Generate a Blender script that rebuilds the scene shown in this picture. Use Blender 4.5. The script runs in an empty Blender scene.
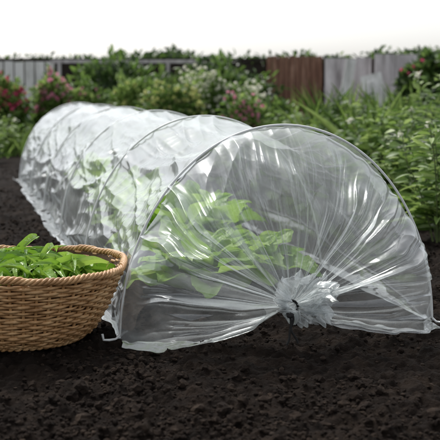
import bpy, math, random
import numpy as np
from mathutils import Vector
rng=np.random.default_rng(7); random.seed(7)
S=bpy.context.scene
S.view_settings.view_transform='Standard'; S.view_settings.look='None'; S.view_settings.exposure=0

# ------------------------------------------------------------ helpers
def _h(ix,iy,seed):
    n=(ix.astype(np.int64)*374761393+iy.astype(np.int64)*668265263+seed*1442695041)&0xffffffff
    n=((n^(n>>13))*1274126177)&0xffffffff
    n=(n^(n>>16))&0xffffffff
    return n/4294967295.0
def vn(x,y,seed=0):
    x=np.asarray(x,float);y=np.asarray(y,float)
    ix=np.floor(x);iy=np.floor(y);fx=x-ix;fy=y-iy
    fx=fx*fx*fx*(fx*(fx*6-15)+10);fy=fy*fy*fy*(fy*(fy*6-15)+10)
    a=_h(ix,iy,seed);b=_h(ix+1,iy,seed);c=_h(ix,iy+1,seed);d=_h(ix+1,iy+1,seed)
    return (a*(1-fx)+b*fx)*(1-fy)+(c*(1-fx)+d*fx)*fy*1.0
def fbm(x,y,o=4,seed=0):
    t=0;a=.5
    for i in range(o):
        t=t+a*(vn(x*2**i+17.3*i,y*2**i-9.1*i,seed+i)*2-1);a*=.5
    return t
def ridge(x,y,seed=0):
    return 1-np.abs(vn(x,y,seed)*2-1)*2

class MB:
    def __init__(s): s.v=[];s.f=[];s.m=[];s.n=0
    def add(s,v,f,mi=0):
        v=np.asarray(v,float).reshape(-1,3);f=np.asarray(f,int)
        s.v.append(v);s.f.append(f+s.n);s.m.append(np.full(len(f),mi));s.n+=len(v)
    def grid(s,P,mi=0,closeu=False,split=None):
        nu,nv=P.shape[:2]
        idx=np.arange(nu*nv).reshape(nu,nv)
        if closeu: idx=np.vstack([idx,idx[:1]])
        a=idx[:-1,:-1].ravel();b=idx[1:,:-1].ravel();c=idx[1:,1:].ravel();d=idx[:-1,1:].ravel()
        s.add(P.reshape(-1,3),np.stack([a,b,c,d],1),mi)
        if split is not None:
            s.m[-1]=np.tile((np.arange(nv-1)>=split).astype(int),len(idx)-1)
    def tube(s,pts,r,mi=0,k=6,closed=False):
        pts=np.asarray(pts,float);n=len(pts)
        r=np.broadcast_to(np.asarray(r,float),(n,))
        if closed: t=np.roll(pts,-1,0)-np.roll(pts,1,0)
        else: t=np.gradient(pts,axis=0)
        t/=np.linalg.norm(t,axis=1,keepdims=True)+1e-9
        ref=np.array([0,0,1.]) if abs(t[:,2]).mean()<.75 else np.array([1.,.13,0])
        a=np.cross(t,ref);a/=np.linalg.norm(a,axis=1,keepdims=True)+1e-9
        b=np.cross(t,a)
        ang=np.linspace(0,2*np.pi,k,endpoint=False)
        P=pts[:,None]+r[:,None,None]*(np.cos(ang)[None,:,None]*a[:,None]+np.sin(ang)[None,:,None]*b[:,None])
        idx=np.arange(n*k).reshape(n,k)
        if closed: idx=np.vstack([idx,idx[:1]])
        idx=np.hstack([idx,idx[:,:1]])
        f=np.stack([idx[:-1,:-1].ravel(),idx[1:,:-1].ravel(),idx[1:,1:].ravel(),idx[:-1,1:].ravel()],1)
        s.add(P.reshape(-1,3),f,mi)
    def box(s,c,size,mi=0,rz=0,ry=0,rx=0,bev=0):
        x,y,z=[q/2 for q in size]
        v=np.array([[i*x,j*y,k*z] for i in(-1,1) for j in(-1,1) for k in(-1,1)],float)
        for ax,an in((0,rx),(1,ry),(2,rz)):
            if an:
                cc,ss=math.cos(an),math.sin(an)
                if ax==0:R=[[1,0,0],[0,cc,-ss],[0,ss,cc]]
                elif ax==1:R=[[cc,0,ss],[0,1,0],[-ss,0,cc]]
                else:R=[[cc,-ss,0],[ss,cc,0],[0,0,1]]
                v=v@np.array(R).T
        s.add(v+np.array(c),[[0,1,3,2],[4,6,7,5],[0,4,5,1],[2,3,7,6],[0,2,6,4],[1,5,7,3]],mi)
    def leaves(s,C,D,L,W,T,mi=0,up=None):
        tv,tf=T
        C=np.asarray(C,float);D=np.asarray(D,float);N=len(C)
        D=D/(np.linalg.norm(D,axis=1,keepdims=True)+1e-9)
        U=rng.normal(size=(N,3))*.55+np.array([0,0,1.]) if up is None else up
        X=np.cross(D,U);X/=np.linalg.norm(X,axis=1,keepdims=True)+1e-9
        Z=np.cross(X,D)
        L=np.broadcast_to(L,(N,));W=np.broadcast_to(W,(N,))
        P=C[:,None]+tv[None,:,0,None]*(X*W[:,None])[:,None]+tv[None,:,1,None]*(D*L[:,None])[:,None]+tv[None,:,2,None]*(Z*L[:,None])[:,None]
        k=len(tv);F=tf[None]+(np.arange(N)*k)[:,None,None]
        s.add(P.reshape(-1,3),F.reshape(-1,tf.shape[1]),mi)
    def obj(s,name,mats,smooth=True,parent=None,fix=None):
        V=np.concatenate(s.v)
        if fix is not None: V=fix(V)
        me=bpy.data.meshes.new(name)
        faces=[];lens=[]
        for f in s.f: faces.append(f.ravel());lens.append(np.full(len(f),f.shape[1]))
        li=np.concatenate(faces).astype(np.int32);ln=np.concatenate(lens).astype(np.int32)
        me.vertices.add(len(V));me.vertices.foreach_set('co',V.astype(np.float32).ravel())
        me.loops.add(len(li));me.loops.foreach_set('vertex_index',li)
        st=np.concatenate([[0],np.cumsum(ln)[:-1]]).astype(np.int32)
        me.polygons.add(len(ln));me.polygons.foreach_set('loop_start',st);me.polygons.foreach_set('loop_total',ln)
        me.polygons.foreach_set('material_index',np.concatenate(s.m).astype(np.int32))
        me.polygons.foreach_set('use_smooth',np.full(len(ln),smooth))
        for m in mats: me.materials.append(m)
        me.update(calc_edges=True);me.validate()
        o=bpy.data.objects.new(name,me);S.collection.objects.link(o)
        if parent:o.parent=parent
        return o
def empty(name):
    o=bpy.data.objects.new(name,None);S.collection.objects.link(o);return o

def leaf_t(nl=4,fold=.15,bend=.25,shape='ov'):
    rows=[]
    for i in range(nl+1):
        t=i/nl
        w={'ov':math.sin(math.pi*min(1,t*.93+.05))**.8*.5,'blade':(1-t**1.6)*.5*(.55+t*.9 if t<.5 else 1)}[shape]
        w=max(w,.015)
        z=-bend*t*t
        rows+=[(-w,t,z+fold*w),(0,t,z),(w,t,z+fold*w)]
    f=[]
    for i in range(nl):
        a=i*3
        f+=[(a,a+1,a+4,a+3),(a+1,a+2,a+5,a+4)]
    return np.array(rows,float),np.array(f)
LT=leaf_t();LT2=leaf_t(3,.5,.1);BT=leaf_t(6,.3,.45,'blade')

# ------------------------------------------------------------ materials
def newmat(name):
    m=bpy.data.materials.new(name);m.use_nodes=True;nt=m.node_tree;nt.nodes.clear()
    o=nt.nodes.new('ShaderNodeOutputMaterial');return m,nt,o
def ramp(nt,stops,fac):
    r=nt.nodes.new('ShaderNodeValToRGB');e=r.color_ramp.elements
    e[0].position,e[0].color=stops[0][0],(*stops[0][1],1)
    e[1].position,e[1].color=stops[-1][0],(*stops[-1][1],1)
    for p,c in stops[1:-1]:
        q=e.new(p);q.color=(*c,1)
    nt.links.new(fac,r.inputs[0]);return r.outputs[0]
def noise(nt,scale,detail=5,rough=.6,sc=None):
    n=nt.nodes.new('ShaderNodeTexNoise');n.inputs['Scale'].default_value=scale;n.inputs['Detail'].default_value=detail;n.inputs['Roughness'].default_value=rough
    tc=nt.nodes.new('ShaderNodeTexCoord')
    if sc:
        mp=nt.nodes.new('ShaderNodeMapping');mp.inputs['Scale'].default_value=sc
        nt.links.new(tc.outputs['Object'],mp.inputs[0]);nt.links.new(mp.outputs[0],n.inputs['Vector'])
    else: nt.links.new(tc.outputs['Object'],n.inputs['Vector'])
    return n.outputs['Fac']
def leafmat(name,cols,rough=.45,trans=.35,vscale=25,spec=.4,bump=False):
    m,nt,o=newmat(name);L=nt.links.new
    g=nt.nodes.new('ShaderNodeNewGeometry')
    n=noise(nt,vscale,2)
    mx=nt.nodes.new('ShaderNodeMath');mx.operation='MULTIPLY_ADD';mx.inputs[1].default_value=.6
    L(g.outputs['Random Per Island'],mx.inputs[0])
    m2=nt.nodes.new('ShaderNodeMath');m2.operation='MULTIPLY';m2.inputs[1].default_value=.4;L(n,m2.inputs[0]);L(m2.outputs[0],mx.inputs[2])
    c=ramp(nt,[(i/(len(cols)-1)*.7+.15,cc) for i,cc in enumerate(cols)],mx.outputs[0])
    p=nt.nodes.new('ShaderNodeBsdfPrincipled');L(c,p.inputs['Base Color']);p.inputs['Roughness'].default_value=rough
    p.inputs['Specular IOR Level'].default_value=spec
    if bump:
        b=nt.nodes.new('ShaderNodeBump');b.inputs['Strength'].default_value=.6;b.inputs['Distance'].default_value=.006
        L(noise(nt,70,2),b.inputs['Height']);L(b.outputs[0],p.inputs['Normal'])
    t=nt.nodes.new('ShaderNodeBsdfTranslucent');
    h=nt.nodes.new('ShaderNodeHueSaturation');h.inputs['Value'].default_value=1.5;h.inputs['Hue'].default_value=.49;L(c,h.inputs['Color']);L(h.outputs[0],t.inputs[0])
    x=nt.nodes.new('ShaderNodeMixShader');x.inputs[0].default_value=trans;L(p.outputs[0],x.inputs[1]);L(t.outputs[0],x.inputs[2]);L(x.outputs[0],o.inputs[0])
    return m
def surf(name,stops,scale=8,rough=.8,bump=.3,bd=.01,sc=None,detail=4,spec=.3,bscale=None):
    m,nt,o=newmat(name);L=nt.links.new
    f=noise(nt,scale,detail,.65,sc=sc);c=ramp(nt,stops,f)
    p=nt.nodes.new('ShaderNodeBsdfPrincipled');L(c,p.inputs['Base Color']);p.inputs['Roughness'].default_value=rough;p.inputs['Specular IOR Level'].default_value=spec
    b=nt.nodes.new('ShaderNodeBump');b.inputs['Strength'].default_value=bump;b.inputs['Distance'].default_value=bd
    f2=noise(nt,bscale or scale*4,4,.7,sc=sc);L(f2,b.inputs['Height']);L(b.outputs[0],p.inputs['Normal']);L(p.outputs[0],o.inputs[0])
    return m
M_soil=surf('soil',[(.3,(.006,.0044,.0033)),(.5,(.0145,.0102,.0078)),(.7,(.033,.0235,.0175))],14,.95,1,.012,bscale=170,spec=.1)
M_clod=surf('soil_clod',[(.3,(.0065,.0046,.0036)),(.5,(.018,.0128,.010)),(.72,(.047,.034,.025))],30,.95,.8,.003,bscale=300,spec=.1)
M_lett=leafmat('lettuce_leaf',[(.08,.19,.014),(.16,.32,.03),(.34,.5,.10)],.28,.3,14,.6,True)
M_lett_in=leafmat('growing_lettuce_leaf',[(.14,.28,.035),(.23,.40,.06),(.36,.53,.13)],.4,.4,18,.4,True)
M_fol=leafmat('foliage',[(.045,.09,.02),(.09,.17,.035),(.17,.26,.07)])
M_folL=leafmat('foliage_light',[(.09,.16,.035),(.17,.27,.065),(.31,.41,.14)])
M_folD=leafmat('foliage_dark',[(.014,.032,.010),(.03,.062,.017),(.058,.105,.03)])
M_pink=leafmat('petal_pink',[(.55,.12,.22),(.68,.3,.42),(.75,.5,.58)])
M_red=leafmat('petal_red',[(.45,.03,.10),(.6,.08,.18),(.65,.2,.3)])
M_white=leafmat('petal_white',[(.55,.55,.42),(.7,.7,.6),(.78,.78,.72)])
M_yel=leafmat('petal_yellowgreen',[(.35,.42,.1),(.5,.52,.2),(.6,.6,.35)])
M_stem=surf('stem',[(.3,(.06,.1,.03)),(.7,(.14,.17,.06))],30,.6)
M_wick=surf('wicker',[(.25,(.26,.125,.045)),(.5,(.50,.28,.12)),(.75,(.70,.46,.23))],22,.42,.5,.002,bscale=200,spec=.5)
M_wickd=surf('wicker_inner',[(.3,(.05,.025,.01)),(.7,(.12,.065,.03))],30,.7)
M_hoop=surf('hoop_coated_wire',[(.3,(.62,.64,.64)),(.7,(.74,.76,.75))],30,.35,.1,.001,spec=.5)
M_cord=surf('black_cord',[(.3,(.008,.008,.008)),(.7,(.02,.02,.02))],80,.8,.6,.002)
M_fdark=surf('dark_fence_wood',[(.3,(.012,.010,.008)),(.6,(.032,.025,.02)),(.8,(.07,.055,.042))],4,.85,.5,.01,sc=(6,6,.7))
M_frust=surf('red_brown_wood',[(.3,(.11,.055,.04)),(.5,(.21,.11,.075)),(.7,(.36,.22,.16))],4,.85,.5,.01,sc=(9,9,.9))
M_fgrey=surf('weathered_pale_board',[(.25,(.20,.18,.18)),(.5,(.48,.45,.46)),(.72,(.74,.71,.72))],3,.8,.4,.01,sc=(5,5,.8))
M_fwhite=surf('white_paint_wood',[(.25,(.42,.42,.40)),(.6,(.76,.76,.75))],4,.7,.3,.005,sc=(3,3,1))

def plastic(name,h0,h1,hf,tcol=.75):
    m,nt,o=newmat(name);L=nt.links.new;N=nt.nodes.new
    lw=N('ShaderNodeLayerWeight');lw.inputs['Blend'].default_value=.5
    b=N('ShaderNodeBump');b.inputs['Strength'].default_value=.22;b.inputs['Distance'].default_value=.004
    L(noise(nt,30,2,.55),b.inputs['Height']);L(b.outputs[0],lw.inputs['Normal'])
    pw=N('ShaderNodeMath');pw.operation='POWER';pw.inputs[1].default_value=2.6;L(lw.outputs['Facing'],pw.inputs[0])
    fr=N('ShaderNodeMath');fr.operation='MULTIPLY_ADD';fr.inputs[1].default_value=.42;fr.inputs[2].default_value=.10;L(pw.outputs[0],fr.inputs[0]);fr.use_clamp=True
    tr=N('ShaderNodeBsdfTransparent');tr.inputs[0].default_value=(.97,.975,.97,1)
    gl=N('ShaderNodeBsdfGlossy');gl.inputs['Roughness'].default_value=.19;gl.inputs[0].default_value=(.9,.93,.95,1);L(b.outputs[0],gl.inputs['Normal'])
    df=N('ShaderNodeBsdfDiffuse');df.inputs[0].default_value=(tcol,tcol+.03,tcol+.04,1)
    tl=N('ShaderNodeBsdfTranslucent');tl.inputs[0].default_value=(tcol,tcol+.03,tcol+.04,1)
    hz=N('ShaderNodeMixShader');hz.inputs[0].default_value=.5;L(df.outputs[0],hz.inputs[1]);L(tl.outputs[0],hz.inputs[2])
    mr=N('ShaderNodeMapRange');L(noise(nt,7,3,.7),mr.inputs[0]);mr.inputs[1].default_value=.38;mr.inputs[2].default_value=.72;mr.inputs[3].default_value=h0;mr.inputs[4].default_value=h1
    ad=N('ShaderNodeMath');ad.operation='MULTIPLY_ADD';ad.inputs[1].default_value=hf;L(pw.outputs[0],ad.inputs[0]);L(mr.outputs[0],ad.inputs[2]);ad.use_clamp=True
    m1=N('ShaderNodeMixShader');L(ad.outputs[0],m1.inputs[0]);L(tr.outputs[0],m1.inputs[1]);L(hz.outputs[0],m1.inputs[2])
    m2=N('ShaderNodeMixShader');L(fr.outputs[0],m2.inputs[0]);L(m1.outputs[0],m2.inputs[1]);L(gl.outputs[0],m2.inputs[2])
    L(m2.outputs[0],o.inputs[0]);return m
M_pl=plastic('clear_polythene',.08,.22,.45)
M_pl2=plastic('creased_polythene',.20,.34,.45,.86)

# ------------------------------------------------------------ camera / light
cam=bpy.data.cameras.new('camera');co=bpy.data.objects.new('camera',cam);S.collection.objects.link(co);S.camera=co
co.location=(0,0,.5);co.rotation_euler=(math.radians(90-7.41),0,0)
cam.sensor_width=36;cam.lens=81.8;cam.clip_start=.05;cam.clip_end=1000
cam.dof.use_dof=True;cam.dof.focus_distance=2.08;cam.dof.aperture_fstop=8
EL,AZ=55,-30
w=bpy.data.worlds.new('World');S.world=w;w.use_nodes=True;nt=w.node_tree
sk=nt.nodes.new('ShaderNodeTexSky');sk.sky_type='NISHITA';sk.sun_disc=False;sk.sun_elevation=math.radians(EL);sk.sun_rotation=math.radians(AZ);sk.dust_density=3;sk.ozone_density=1
hs=nt.nodes.new('ShaderNodeHueSaturation');hs.inputs['Saturation'].default_value=.18;hs.inputs['Value'].default_value=1.55
nt.links.new(sk.outputs[0],hs.inputs['Color'])
bg=nt.nodes['Background'];bg.inputs[1].default_value=.15;nt.links.new(hs.outputs[0],bg.inputs[0])
sd=bpy.data.lights.new('sun','SUN');sd.energy=2.5;sd.angle=math.radians(10);sd.color=(1,.96,.9)
so=bpy.data.objects.new('sun',sd);S.collection.objects.link(so)
a,e=math.radians(AZ),math.radians(EL)
dirv=Vector((math.sin(a)*math.cos(e),math.cos(a)*math.cos(e),math.sin(e)))
so.rotation_euler=dirv.to_track_quat('Z','Y').to_euler()

# ------------------------------------------------------------ ground
def axis(dense0,dense1,step,far0,far1,g):
    c=list(np.arange(dense0,dense1,step));s=step
    x=c[-1]
    while x<far1: s*=g;x+=s;c.append(x)
    s=step;x=c[0];l=[]
    while x>far0: s*=g;x-=s;l.append(x)
    return np.array(l[::-1]+c)
gx=axis(-.75,.8,.0036,-150,150,1.045);gy=axis(1.38,2.4,.0036,-40,400,1.018)
X,Y=np.meshgrid(gx,gy,indexing='ij')
def gz(X,Y):
    f=np.exp(-np.maximum(0,np.hypot(X,Y-2)-6)/10)
    wx=fbm(X*20,Y*20,2,90)*.03
    z=fbm(X*3,Y*3,2,3)*.010+fbm(X*16,Y*16,3,5)*.009+np.maximum(0,vn((X+wx)*34,(Y-wx)*34,9)-.42)*.020+np.maximum(0,vn((X+wx)*75,(Y+wx)*75,11)-.42)*.015+np.maximum(0,vn(X*150,Y*150,12)-.4)*.007
    return z*f-.009
g=MB();g.grid(np.stack([X,Y,gz(X,Y)],-1));g.obj('soil_ground',[M_soil])

def ico(n):
    import bmesh
    bm=bmesh.new();bmesh.ops.create_icosphere(bm,subdivisions=n,radius=1);v=np.array([q.co[:] for q in bm.verts]);f=np.array([[a.index for a in q.verts] for q in bm.faces]);bm.free();return v,f
def blobs(mb,C,R,mi=0,rough=.35,vars=8,flat=.75,sub=2):
    iv,iF=ico(sub)
    var=[]
    for k in range(vars):
        n=vn(iv[:,0]*1.7+k*7,iv[:,1]*1.7+iv[:,2]*2.3,k)-.5+.5*(vn(iv[:,0]*4+k,iv[:,2]*4+iv[:,1]*3,k+40)-.5)
        var.append(iv*(1+rough*2*n)[:,None])
    var=np.array(var);N=len(C);P=var[rng.integers(0,vars,N)]
    an=rng.uniform(0,6.28,N);c,s_=np.cos(an),np.sin(an)
    P=np.stack([P[:,:,0]*c[:,None]-P[:,:,1]*s_[:,None],P[:,:,0]*s_[:,None]+P[:,:,1]*c[:,None],P[:,:,2]*flat],-1)
    P=P*R[:,None,None]+C[:,None]
    F=iF[None]+(np.arange(N)*len(iv))[:,None,None]
    mb.add(P.reshape(-1,3),F.reshape(-1,3),mi)
c=MB()
for N,r0,r1,p,sub in((26000,.0013,.0038,1.6,1),(3200,.003,.0085,2.8,2)):
    yy=1.25+(rng.random(N)**1.8)*5.5;xx=(rng.random(N)-.5)*yy*.62
    rr=r0+r1*rng.random(N)**p+yy*.0003
    dn=vn(xx*5,yy*5,77)+rng.normal(size=N)*.2>.36
    xx,yy,rr=xx[dn],yy[dn],rr[dn]
    blobs(c,np.stack([xx,yy,gz(xx,yy)+rr*.4],1),rr,sub=sub,rough=.45)
c.obj('soil_clods',[M_clod],smooth=False)

# ------------------------------------------------------------ tunnel
ax=np.array([-.225,.974,0.]);ax/=np.linalg.norm(ax);sd_=np.array([ax[1],-ax[0],0])
C0=np.array([.128,2.03,0.]);Wd=.332;H=.425;SP=.74;NH=6;LL=SP*(NH-1)
up=np.array([0,0,1.])
T=empty('cloche_tunnel')
def bend(s): return -.006*s**2
def hoopP(s,th,rs=1.0,off=0):
    s=np.asarray(s,float)[...,None];th=np.asarray(th,float)[...,None];rs=np.asarray(rs,float)[...,None] if np.ndim(rs) else rs
    return C0+ax*s+sd_*(bend(s)+(Wd*rs+off)*np.cos(th))+up*((H*rs+off)*np.sin(th))
ns,ntn=1100,480
s=np.linspace(0,LL,ns);q=np.linspace(-.10,1.10,ntn)
Sg,Q=np.meshgrid(s,q,indexing='ij')
th=np.pi*(1-np.clip(Q,0,1))
ph=Sg/SP
sag=np.abs(np.sin(np.pi*ph))**1.3
hgt=np.sin(th)
rs=1-(.065+.035*vn(np.floor(ph)*3.3,Q*2.2,20))*sag*(.35+.65*hgt)
wx=fbm(Sg*1.4,Q*3,2,2)
n1=ridge(Sg*.8+wx*.5,Q*18+Sg*1.1+wx*1.4,21)
n2=ridge(Sg*1.4+wx,Q*25-Sg*5+wx,22)
n5=fbm(Sg*1.6+wx,Q*9+Sg*4,2,25)*1.6
n6=ridge(Sg*1.3,Q*48+wx*3,26)
n3=fbm(Sg*7,Q*20,2,23)
n4=ridge(Sg*9+Q*3+wx*2,Q*1.8,24)
n7=ridge(Sg*22+wx*2,Q*1.6,27)
amp=.45+.55*sag
low=(1-hgt)**.5
dr=(n1*.010+n2*.006+n5*.008+n6*.0024)*amp+n3*.002+(n4*.008+n7*.0026)*low*(.5+.5*hgt)
P=hoopP(Sg,th,rs)+(sd_*np.cos(th)[...,None]+up*np.sin(th)[...,None])*dr[...,None]
ex=np.maximum(0,-Q)+np.maximum(0,Q-1)
sg=np.where(Q<.5,-1,1)
rw=(.30+.28*vn(Sg*4,Q*0,31)+.10*vn(Sg*11,Q*0,32))
rw=rw*np.clip(Sg*2.5,.15,1)
P+=sd_*(sg*ex*rw*.75)[...,None]
bot=np.clip(ex*12,0,1)
P[...,2]+=bot*(.002+.009*vn(Sg*9,Q*16,33)+.004*ridge(Sg*14,Q*8,35))
P[...,2]=np.maximum(P[...,2],.002+.006*vn(Sg*9,Q*9,36))
b=MB();b.grid(P);b.obj('polythene_sheet',[M_pl],parent=T)

K=np.array([.137,1.925,.076])
def gather(K,s0,sgn,name,nu=1400,nv=250):
    u=np.linspace(-.04,1.04,nu);v=np.linspace(0,1.2,nv)
    U,V=np.meshgrid(u,v,indexing='ij')
    Uc=np.clip(U,0,1);th=np.pi*(1-Uc);ex=np.maximum(0,-U)+np.maximum(0,U-1)
    A=hoopP(np.full_like(U,s0),th)
    Vc=np.clip(V,0,1)
    neck=.014
    rad=(sd_*np.cos(th)[...,None]+up*np.sin(th)[...,None])
    B=K+rad*neck
    t=Vc
    P=A*(1-t)[...,None]+B*t[...,None]
    sn=np.sin(th)
    out=.080*np.sin(np.pi*t**.7)*(.22+.78*np.clip(sn*1.6,0,1))*(.75+.5*vn(U*5,V*.8,59))
    fwd=-ax*sgn
    P=P+fwd*out[...,None]+rad*(.020*np.sin(np.pi*np.clip(t*1.3,0,1))*(.4+.6*np.abs(np.cos(th))))[...,None]
    ww=U+.026*fbm(U*5,V*1.7,3,60)
    asy=.4+1.2*vn(U*5,V*.4,58)
    g0=ridge(ww*9,V*.6+.3,57);g1=ridge(ww*19,V*.8+.2,61);g2=ridge(ww*40,V*1.1,62);g3=ridge(ww*90,V*1.3,63)
    g4=fbm(U*14,V*5,2,64);g5=ridge(U*15+V*6,V*2.2-U*4,65);g6=ridge(U*19-V*6,V*2.6+U*3,68)
    am=np.sin(np.pi*np.clip(t*.88+.08,0,1))
    gr=np.clip(t*1.6,.12,1)
    d=.027*am*g0+.030*am*g1*asy+.020*g2*asy*gr*(1-t)**.5*1.5+.012*g3*np.clip(t*1.7-.1,0,1)*(1-t)**.3+.004*g4*(1-t)+(.005*g5+.004*g6)*am*(1-t)
    nd=fwd*.75+rad*.65
    P=P+nd*d[...,None]
    tang=(-sd_*np.sin(th)[...,None]+up*np.cos(th)[...,None])
    P+=tang*((.044*(vn(ww*20,V*1.1,66)-.5)+.016*(vn(ww*70,V*1.4,67)-.5))*np.clip(t*1.6,0,1)*(1-t)**.4)[...,None]
    P+=fwd*(ex*(.8+.7*vn(V*7,U*0,68))*(1-t*.6))[...,None]
    fl=np.clip(ex*25,0,1)
    P[...,2]=np.where(fl>0,P[...,2]+.010*vn(V*18,U*35,69),P[...,2])
    lowr=np.clip(1-sn*4,0,1)
    P[...,2]-=lowr*.03*np.sin(np.pi*t)
    # bunched tail of film past the drawstring: a crumpled flaring cone
    W_=np.clip((V-1)/.2,0,1)
    fan=W_**.75
    uw=U+.02*fbm(U*14,W_*2,2,79)
    full=2*np.pi*uw+.9*fbm(U*5,W_*1.5,2,76)
    lob=.022+.030*vn(U*5,W_*0,70)+.012*np.cos(full-.3)
    ra2=sd_*np.cos(full)[...,None]+up*np.sin(full)[...,None]
    R=K+ra2*(neck*.7+fan*lob+fan*.016*ridge(uw*64,W_*1.2,71)+fan*.012*ridge(uw*27,W_,72))[...,None]+fwd*(W_*.024+fan*.024*ridge(uw*40,W_*1.6,73)+fan*.014*fbm(U*22,W_*4,2,77))[...,None]+up*(fan*(.010+.012*fbm(U*9,W_*3,2,80)))[...,None]+sd_*(fan*(.016+.012*fbm(U*8,W_*3,2,84)))[...,None]
    k=(V>1)[...,None]
    bl=np.clip((V-1)/.03,0,1)[...,None]
    P=np.where(k,P*(1-bl)+R*bl,P)
    P[...,2]=np.maximum(P[...,2],.003+.007*vn(U*30,V*12,74))
    m=MB();m.grid(P,split=int(nv*.90/1.2));return m.obj(name,[M_pl,M_pl2],parent=T)
gather(K,0,1,'gathered_front_end')
Kb=C0+ax*(LL+.2)+sd_*bend(LL)+up*.09
gather(Kb,LL,-1,'gathered_back_end',400,90)
hm=MB()
for i in range(NH):
    th=np.linspace(np.pi,0,90)
    P=hoopP(np.full(90,i*SP),th,1.0,.005)
    fl,fr=P[0],P[-1]
    L_=[fl-sd_*.036+up*.020-ax*.010,fl-sd_*.034+up*.008-ax*.010,fl-sd_*.022+up*.006-ax*.006,fl-sd_*.008+up*.006,fl-sd_*.002+up*.012]
    R_=[fr+sd_*.002+up*.012,fr+sd_*.008+up*.006-ax*.004,fr+sd_*.014+up*.006-ax*.012,fr+sd_*.018+up*.009-ax*.022,fr+sd_*.018+up*.022-ax*.024]
    P=np.vstack([L_,P[1:-1],R_])
    hm.tube(P,.0025,k=8)
hm.obj('wire_hoops',[M_hoop],parent=T)
cm=MB()
for k,(rx,o) in enumerate(((.0158,0),(.0155,.004))):
    an=np.linspace(0,2*np.pi,40,endpoint=False)
    P=K-ax*o+ (sd_[None]*np.cos(an)[:,None]+up[None]*np.sin(an)[:,None])*rx
    cm.tube(P,.0026,k=6,closed=True)
for sx,ln,sw in((-.016,.054,.008),(-.010,.056,-.010)):
    t=np.linspace(0,1,18)[:,None]
    P=K-ax*(.050+.012*t)+sd_*(sx+sw*t*t*1.6+.002*np.sin(t*9))+up*(-.002-t*ln)
    cm.tube(P,.0024,k=6)
blobs(cm,np.array([K-ax*.050-sd_*.014-up*.004]),np.array([.008]))
cm.obj('drawstring_cord',[M_cord],parent=T)

# ------------------------------------------------------------ lettuces
def ruffled(mb,base,dir_,L,W,curl,mi=0,seed=0,ruf=.12,cup=.35,nu=18,nv=15,tipw=1.25,roll=0,stem=.16):
    d=np.array(dir_,float);d/=np.linalg.norm(d)
    x=np.cross(d,[0,0,1.])
    if np.linalg.norm(x)<.05:x=np.array([1.,0,0])
    x/=np.linalg.norm(x);z=np.cross(x,d)
    if roll:
        x,z=x*math.cos(roll)+z*math.sin(roll),z*math.cos(roll)-x*math.sin(roll)
    t=np.linspace(0,1,nu)**.9;a=np.linspace(-1,1,nv);Tt,A=np.meshgrid(t,a,indexing='ij')
    prof=stem*(1-Tt)+np.sin(np.pi*np.clip(Tt,0,1)**tipw)**.62
    wid=prof*W*.5*(1+.2*(vn(Tt*6+seed,A*0+seed,seed)-.5)*np.abs(A))
    ang=curl*Tt
    al=np.sin(ang)/max(curl,1e-3)*L;hh=(1-np.cos(ang))/max(curl,1e-3)*L
    e=np.abs(A)**2
    rip=ruf*L*e*np.clip(Tt*2,0,1)*(np.sin(Tt*19+seed+np.sign(A)*1.3)*.45+(vn(Tt*8+seed,A*2,seed+1)-.5)*1.1)+ .07*L*(vn(Tt*5+seed,A*3,seed+2)-.5)
    zz=-hh+cup*wid*e+rip-.04*L*np.exp(-(A*6)**2)*(1-Tt)
    P=np.array(base)+d*al[...,None]+x*(A*wid)[...,None]+z*zz[...,None]
    mb.grid(P,mi)
def tunfix(V):
    rel=V-C0;sv=rel@ax;o=rel@sd_-bend(sv);z=V[:,2]
    rho=np.sqrt((o/(Wd*.84))**2+(z/(H*.82))**2)
    k=np.where(rho>.9,(.9+.1*np.tanh((rho-.9)*3))/rho,1)
    V=V+sd_*((k-1)*o)[:,None];V[:,2]=np.maximum(V[:,2]*k,.006)
    return V
def lettuce(name,pos,R,n,mat,hh=1.0,seed=0):
    mb=MB();r=random.Random(seed)
    for i in range(n):
        k=i/n;a=i*2.4+r.uniform(-.3,.3)
        el=math.radians(30+55*k+r.uniform(-8,8))
        L=R*(1.1-.3*k)*r.uniform(.85,1.15)
        d=(math.cos(a)*math.cos(el),math.sin(a)*math.cos(el),math.sin(el)*hh)
        b=(pos[0]+math.cos(a)*.012,pos[1]+math.sin(a)*.012,pos[2]+.01+.02*k)
        ruffled(mb,b,d,L,L*r.uniform(.34,.5),r.uniform(.5,1.5),seed=seed*50+i,ruf=.11,roll=r.uniform(-.5,.5))
    return mb.obj(name,[mat],fix=tunfix)
def tun(s,o):
    p=C0+ax*s+sd_*(bend(s)+o);return (p[0],p[1],.0)
k=0
for (s_,o,R,n) in [(.42,-.09,.19,40),(.57,.08,.17,30),(.82,-.05,.25,42),(1.15,.09,.22,26),(1.25,-.08,.21,26),(1.75,-.02,.21,22),(2.2,.03,.19,20),(2.7,-.03,.19,18),(3.2,0,.19,16)]:
    lettuce('lettuce_plant',tun(s_,o),R,n,M_lett_in,1.2,seed=k+3);k+=1

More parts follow.
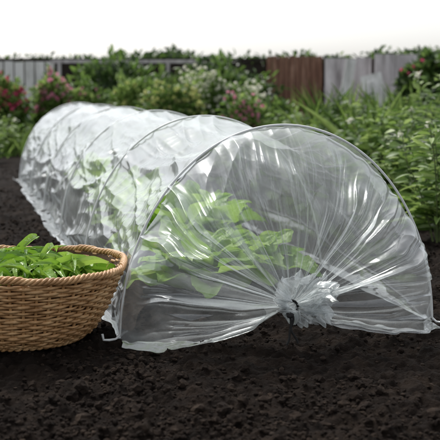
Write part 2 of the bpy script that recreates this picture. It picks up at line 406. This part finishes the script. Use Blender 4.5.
# ------------------------------------------------------------ basket
BC=np.array([-.411,2.005,.004]);BR=.213;BH=.142
B=empty('wicker_basket')
def br(z): return .130+(BR-.130)*(np.clip(z,0,1)**.6)
bk=MB();NS=52
an=np.linspace(0,2*np.pi,NS*8,endpoint=False)
rows=23
for j in range(rows):
    f=(j+.5)/rows;z=f*BH
    R=br(f)+.0036*np.cos(an*NS/2+j*np.pi)+.0020*(vn(an*9,an*0+j,5)-.5)+.003*(vn(an*3,an*0+f*4,8)-.5)
    P=BC+np.stack([R*np.cos(an),R*np.sin(an),z+.0026*(vn(an*7,an*0+j*3,6)-.5)+.006*(vn(an*2,an*0+f*2,9)-.5)],1)
    bk.tube(P,.0031*(1+.18*math.sin(j*5.1))*(1+.12*np.sin(an*11+j)),k=6,closed=True)
for i in range(NS):
    a_=i*2*np.pi/NS+.0
    f=np.linspace(0,1.0,12);R=br(f)
    bk.tube(BC+np.stack([R*np.cos(a_),R*np.sin(a_),f*BH],1),.0030,k=6)
for ph_ in range(4):
    an2=np.linspace(0,2*np.pi,900,endpoint=False);tw=an2*31+ph_*2*np.pi/4+.5*np.sin(an2*5)
    rw_=.0042+.0012*np.sin(an2*13+ph_)
    P=BC+np.stack([(BR+.002+rw_*np.cos(tw))*np.cos(an2),(BR+.002+rw_*np.cos(tw))*np.sin(an2),BH+.004+rw_*np.sin(tw)+.004*np.sin(an2*3)+.002*np.sin(an2*7)],1)
    bk.tube(P,.0034,k=7,closed=True)
for ph_ in range(2):
    tw=an2*30+ph_*np.pi
    P=BC+np.stack([(.132+.004*np.cos(tw))*np.cos(an2),(.132+.004*np.cos(tw))*np.sin(an2),.004+.004*np.sin(tw)],1)
    bk.tube(P,.004,k=6,closed=True)
bk.obj('woven_wall',[M_wick],parent=B)
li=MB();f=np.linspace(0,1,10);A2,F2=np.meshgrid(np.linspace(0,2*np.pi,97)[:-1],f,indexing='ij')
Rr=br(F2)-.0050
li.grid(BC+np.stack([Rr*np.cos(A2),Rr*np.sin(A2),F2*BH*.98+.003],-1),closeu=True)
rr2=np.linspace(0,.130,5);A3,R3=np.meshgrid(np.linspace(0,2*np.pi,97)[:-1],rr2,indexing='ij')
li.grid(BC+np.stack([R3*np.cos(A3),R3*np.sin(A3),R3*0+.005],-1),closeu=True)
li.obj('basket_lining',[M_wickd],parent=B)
hv=MB();r=random.Random(5)
for i in range(640):
    a_=r.uniform(0,2*math.pi);q=math.sqrt(r.random())*.178
    zb=.166-.042*(q/.178)**2+r.uniform(-.035,.008)-.012
    b_=(BC[0]+q*math.cos(a_),BC[1]+q*math.sin(a_),zb)
    da=r.uniform(0,6.28);el=r.uniform(-.1,.8)
    L=r.uniform(.075,.14)
    d=(math.cos(da)*math.cos(el),math.sin(da)*math.cos(el),math.sin(el))
    ruffled(hv,b_,d,L,r.uniform(.007,.014),r.uniform(.9,2.7),seed=i*3,ruf=.03,cup=1.3,roll=r.uniform(-1.3,1.3),tipw=1.0,stem=.5,nv=9)
def bfix(V):
    rel=V-BC;rr=np.hypot(rel[:,0],rel[:,1]);h=np.clip(rel[:,2]/BH,0,1.2)
    lim=br(h)-.014+np.maximum(0,rel[:,2]-BH-.012)*.8
    k=np.where(rr>lim,(lim-.006*(1-np.exp(-(rr-lim)*20)))/rr,1)
    V=V.copy();V[:,0]=BC[0]+rel[:,0]*k;V[:,1]=BC[1]+rel[:,1]*k;V[:,2]=np.maximum(V[:,2],.02);return V
hv.obj('harvested_lettuce',[M_lett],fix=bfix)

# ------------------------------------------------------------ background fences
FY=11.0
f=MB();x=-9.0;r=random.Random(2)
while x<9:
    wd=r.uniform(.10,.14);hh=.80+r.uniform(-.004,.004)
    f.box((x+wd/2,FY+r.uniform(-.006,.006),hh/2),(wd-.005,.022,hh),0,ry=r.uniform(-.006,.006));x+=wd
f.box((0,FY,.822),(18,.06,.035))
for zz in(.2,.68): f.box((0,FY+.045,zz),(18,.05,.07))
f.obj('dark_board_fence',[M_fdark],smooth=False)
def pick(name,x0,x1,y,h,mat,wd,gap,rail=(.2,.6),jit=.006,seed=1,lean=0):
    f=MB();x=x0;r=random.Random(seed)
    while x<x1-.02:
        hh=h+r.uniform(-jit,jit)
        f.box((x+wd/2,y+r.uniform(-.004,.004),hh/2),(wd-gap,.018,hh),0,ry=r.uniform(-lean,lean));x+=wd
    for z in rail:f.box(((x0+x1)/2,y+.03,z*h),(x1-x0,.035,.06))
    return f.obj(name,[mat],smooth=False)
pick('red_brown_wooden_gate',.50,1.10,10.85,.86,M_frust,.06,.006,seed=3)
pick('pale_board_panel',1.12,1.62,10.8,.84,M_fgrey,.165,.004,seed=4,lean=.01)
pick('pale_board_panel',1.62,2.06,10.6,.87,M_fgrey,.22,.004,seed=6,lean=.02)
pick('white_picket_fence',-2.42,-1.75,10.8,.80,M_fwhite,.11,.016,seed=5)
f=MB()
f.box((-1.0,10.75,.80),(1.6,.03,.035))
for px in(-1.7,-1.12,-.55,-.2): f.box((px,10.70,.41),(.035,.035,.82))
f.obj('garden_rail_fence',[M_fgrey],smooth=False)
f=MB()
f.box((1.28,10.4,.42),(.10,.02,.80),0,ry=.18);f.box((1.62,10.35,.36),(.22,.02,.62),0,ry=-.25,rx=-.12);f.box((1.45,10.3,.3),(.05,.03,.6),0,ry=.35,rx=-.1)
f.obj('leaning_boards',[M_fwhite],smooth=False)

# ------------------------------------------------------------ plants
def bush(name,c,rad,n,mats,leaf=(.05,.025),fl=0,flm=None,fls=.03,stems=14,tpl=LT,spiky=0,seed=0,flz=.45):
    mb=MB();rx,ry,rz=rad
    D=rng.normal(size=(n,3));D/=np.linalg.norm(D,axis=1,keepdims=True)
    q=rng.random(n)**.4
    lump=1+.35*(vn(D[:,0]*2.5+seed,D[:,1]*2.5+D[:,2]*2,seed)*2-1)+.15*(vn(D[:,0]*7+seed,D[:,2]*7,seed)-.5)
    P=D*q[:,None]*lump[:,None]*np.array([rx,ry,rz])+np.array(c)
    P[:,2]=np.abs(P[:,2])
    mi=(vn(P[:,0]*6+seed,P[:,2]*6+P[:,1]*4,seed+3)+rng.normal(size=n)*.12>.5).astype(int)
    for m_ in(0,1):
        kk=mi==m_
        if kk.sum():
            mb.leaves(P[kk],D[kk]*.8+rng.normal(size=(kk.sum(),3))*.6+np.array([0,0,.3+spiky]),leaf[0]*rng.uniform(.6,1.3,kk.sum()),leaf[1]*rng.uniform(.7,1.2,kk.sum()),tpl,m_)
    for i in range(stems):
        e=np.array(c)+np.array([rng.normal()*rx*.45,rng.normal()*ry*.45,rng.uniform(.1,.85)*rz]);b0=np.array([c[0]+rng.normal()*rx*.25,c[1]+rng.normal()*ry*.25,0])
        t=np.linspace(0,1,6)[:,None];mid=(b0+e)/2+rng.normal(size=3)*.03
        mb.tube((1-t)**2*b0+2*t*(1-t)*mid+t*t*e,np.linspace(.006,.002,6),2,k=5)
    if fl:
        d=rng.normal(size=(fl,3));d[:,1]=-np.abs(d[:,1])*.8;d[:,2]=np.abs(d[:,2])*.8+flz*.4;d/=np.linalg.norm(d,axis=1,keepdims=True)
        lp=1+.35*(vn(d[:,0]*2.5+seed,d[:,1]*2.5+d[:,2]*2,seed)*2-1)
        p=d*np.array([rx,ry,rz])*(lp*rng.uniform(.85,1.12,fl))[:,None]+np.array(c);p[:,2]=np.abs(p[:,2])
        for kx in range(7):
            an=kx/7*6.283+rng.random(fl)
            dd=np.stack([np.cos(an),-.35+0*an,np.sin(an)],1)+d*.35
            mb.leaves(p,dd,fls*.6,fls*.45,LT2,3)
    return mb.obj(name,[mats[0],mats[1],M_stem,flm or M_white])
def PX(px,y): return (px-220)/1000*y
def B_(name,px,Y,top,rw,**kw):
    h=.5-(top-90)*Y/1000; zc=h*.45
    return bush(name,(PX(px,Y),Y,zc),(rw*Y/1000,rw*Y/1000*.7,h-zc),**kw)
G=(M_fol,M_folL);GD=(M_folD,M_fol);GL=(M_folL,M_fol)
B_('pink_flowering_shrub',6,8.6,80,24,n=2600,mats=G,leaf=(.06,.035),fl=120,flm=M_red,fls=.036,seed=1)
B_('pink_flowering_shrub',54,8.9,78,22,n=2800,mats=G,leaf=(.06,.035),fl=60,flm=M_pink,fls=.045,seed=2)
B_('garden_shrub',88,9.0,84,26,n=2800,mats=G,leaf=(.05,.03),fl=20,flm=M_pink,fls=.03,seed=3)
B_('garden_shrub',135,9.4,82,26,n=2800,mats=GL,leaf=(.06,.03),fl=10,flm=M_yel,fls=.05,seed=4)
B_('white_flowering_shrub',172,8.3,84,30,n=3600,mats=GL,leaf=(.045,.025),fl=90,flm=M_yel,fls=.035,seed=5)
B_('white_flowering_shrub',215,8.6,76,38,n=4200,mats=GL,leaf=(.05,.025),fl=230,flm=M_white,fls=.032,seed=6)
B_('pink_flowering_plant',243,7.2,98,20,n=1800,mats=G,leaf=(.05,.025),fl=60,flm=M_pink,fls=.028,seed=7)
B_('garden_shrub',275,8.4,104,22,n=2000,mats=G,leaf=(.05,.03),seed=8)
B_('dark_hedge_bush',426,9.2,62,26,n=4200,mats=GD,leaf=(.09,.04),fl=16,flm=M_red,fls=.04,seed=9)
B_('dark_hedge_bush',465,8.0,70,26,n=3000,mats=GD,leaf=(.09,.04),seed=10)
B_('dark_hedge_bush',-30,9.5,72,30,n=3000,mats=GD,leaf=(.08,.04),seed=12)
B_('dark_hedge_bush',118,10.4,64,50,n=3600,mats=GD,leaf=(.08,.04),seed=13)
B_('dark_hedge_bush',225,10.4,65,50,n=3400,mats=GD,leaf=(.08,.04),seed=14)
mb=MB();n=22000
xx=rng.uniform(-6,6,n);tp=.88+.13*fbm(xx*.9,xx*0,3,81)+.07*fbm(xx*6,xx*0,2,82)
zz=tp-np.abs(rng.normal(size=n))*.20+.03*rng.normal(size=n);yy=11.5+rng.normal(size=n)*.18
kk=rng.random(n)<.3
P=np.stack([xx,np.maximum(yy,11.12),np.maximum(zz,.05)],1);D=rng.normal(size=(n,3))+np.array([0,0,.5])
mb.leaves(P[~kk],D[~kk],.065,.034,LT,0);mb.leaves(P[kk],D[kk],.065,.034,LT,1)
for i in range(60):
    x=-6+i*.2;mb.tube([[x,11.5,0],[x+rng.normal()*.05,11.5,.4],[x+rng.normal()*.1,11.5,.8]],[.015,.01,.005],2)
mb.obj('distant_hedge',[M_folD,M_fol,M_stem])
def blades(name,pts,h,w,mats,n,spread=.08,lean=.35,seed=0):
    mb=MB()
    for (x,y) in pts:
        c=np.stack([x+rng.normal(size=n)*spread,y+rng.normal(size=n)*spread,np.zeros(n)],1)
        d=np.stack([rng.normal(size=n)*lean,rng.normal(size=n)*lean,np.ones(n)],1)
        k=rng.random(n)<.5
        for m_ in(0,1):
            kk=k if m_ else ~k
            mb.leaves(c[kk],d[kk],h*rng.uniform(.5,1.1,kk.sum()),w*rng.uniform(.7,1.2,kk.sum()),BT,m_,up=rng.normal(size=(kk.sum(),3))*np.array([1,1,.1]))
    return mb.obj(name,list(mats))
r=random.Random(9)
blades('grass_border',[(r.uniform(-2.6,2.4),r.uniform(7.6,9.8)) for i in range(170)],.22,.014,GL,30,.1)
blades('iris_clump',[(PX(x,y),y) for x,y in((352,7.2),(366,7.6),(380,6.8),(398,7.2),(335,7.8),(310,8.0),(322,7.0),(410,6.2),(372,5.6),(390,6.2))],.50,.032,GL,28,.07,.22)
def stalky(name,x,y,h,n=9,seed=0,leaf=(.055,.03),mats=G,flw=.08,spread=.10):
    mb=MB();r=random.Random(seed)
    for i in range(n):
        a_=r.uniform(0,6.28);q=r.uniform(0,1)**.6*spread;hh=h*r.uniform(.5,1.18)
        b0=np.array([x+q*.3*math.cos(a_),y+q*.3*math.sin(a_),0]);e=np.array([x+q*1.6*math.cos(a_),y+q*1.6*math.sin(a_),hh])
        mid=(b0+e)/2+np.array([r.uniform(-.02,.02),r.uniform(-.02,.02),hh*.15])
        t=np.linspace(0,1,10)[:,None];C=(1-t)**2*b0+2*t*(1-t)*mid+t*t*e
        mb.tube(C,np.linspace(.0035,.0012,10),2,k=5)
        m=int(24*hh/.4)+8;tt=np.array([r.uniform(.15,1) for _ in range(m)])[:,None]
        pc=(1-tt)**2*b0+2*tt*(1-tt)*mid+tt*tt*e
        d=rng.normal(size=(m,3));d[:,2]=np.abs(d[:,2])*.35-.1
        sc=(1.3-.8*tt[:,0])
        pc=pc+d*np.array([.014,.014,.01])
        mb.leaves(pc,d,leaf[0]*sc*rng.uniform(.6,1.3,m),leaf[1]*sc*rng.uniform(.7,1.2,m),LT,r.randint(0,1))
        if r.random()<flw:
            for kx in range(6):
                an=kx/6*6.283;mb.leaves(e[None]+rng.normal(size=(3,3))*.006,np.array([[math.cos(an),-.4,math.sin(an)]]*3),.010,.009,LT2,3)
    return mb.obj(name,[mats[0],mats[1],M_stem,M_white])
sp=[(442,3.3,.36),(425,3.7,.34),(452,3.9,.45),(408,4.2,.36),(432,4.5,.42),(385,4.7,.36),(412,5.1,.42),(362,5.2,.35),(390,5.6,.42),(440,5.4,.5),(345,5.9,.35),(370,6.2,.42),(402,6.4,.42),(325,6.6,.32),(347,7.0,.4),(300,7.3,.3),(425,6.6,.46),(270,7.8,.26),(470,4.6,.5),(480,3.7,.45)]
for i,(px,y,h) in enumerate(sp):
    stalky('leafy_vegetable_plant',PX(px,y),y,h,n=11,seed=i,mats=(G,GL,GD,G)[i%4],spread=.13,leaf=(.075,.04) if i%2 else (.09,.024))
for i,(px,y,h) in enumerate([(8,7.8,.26),(28,8.1,.22),(-8,7.0,.26),(60,8.3,.25),(150,7.6,.22),(190,7.2,.22),(118,8.0,.22)]):
    stalky('leafy_garden_plant',PX(px,y),y,h,n=10,seed=i+50,mats=G,flw=.2)
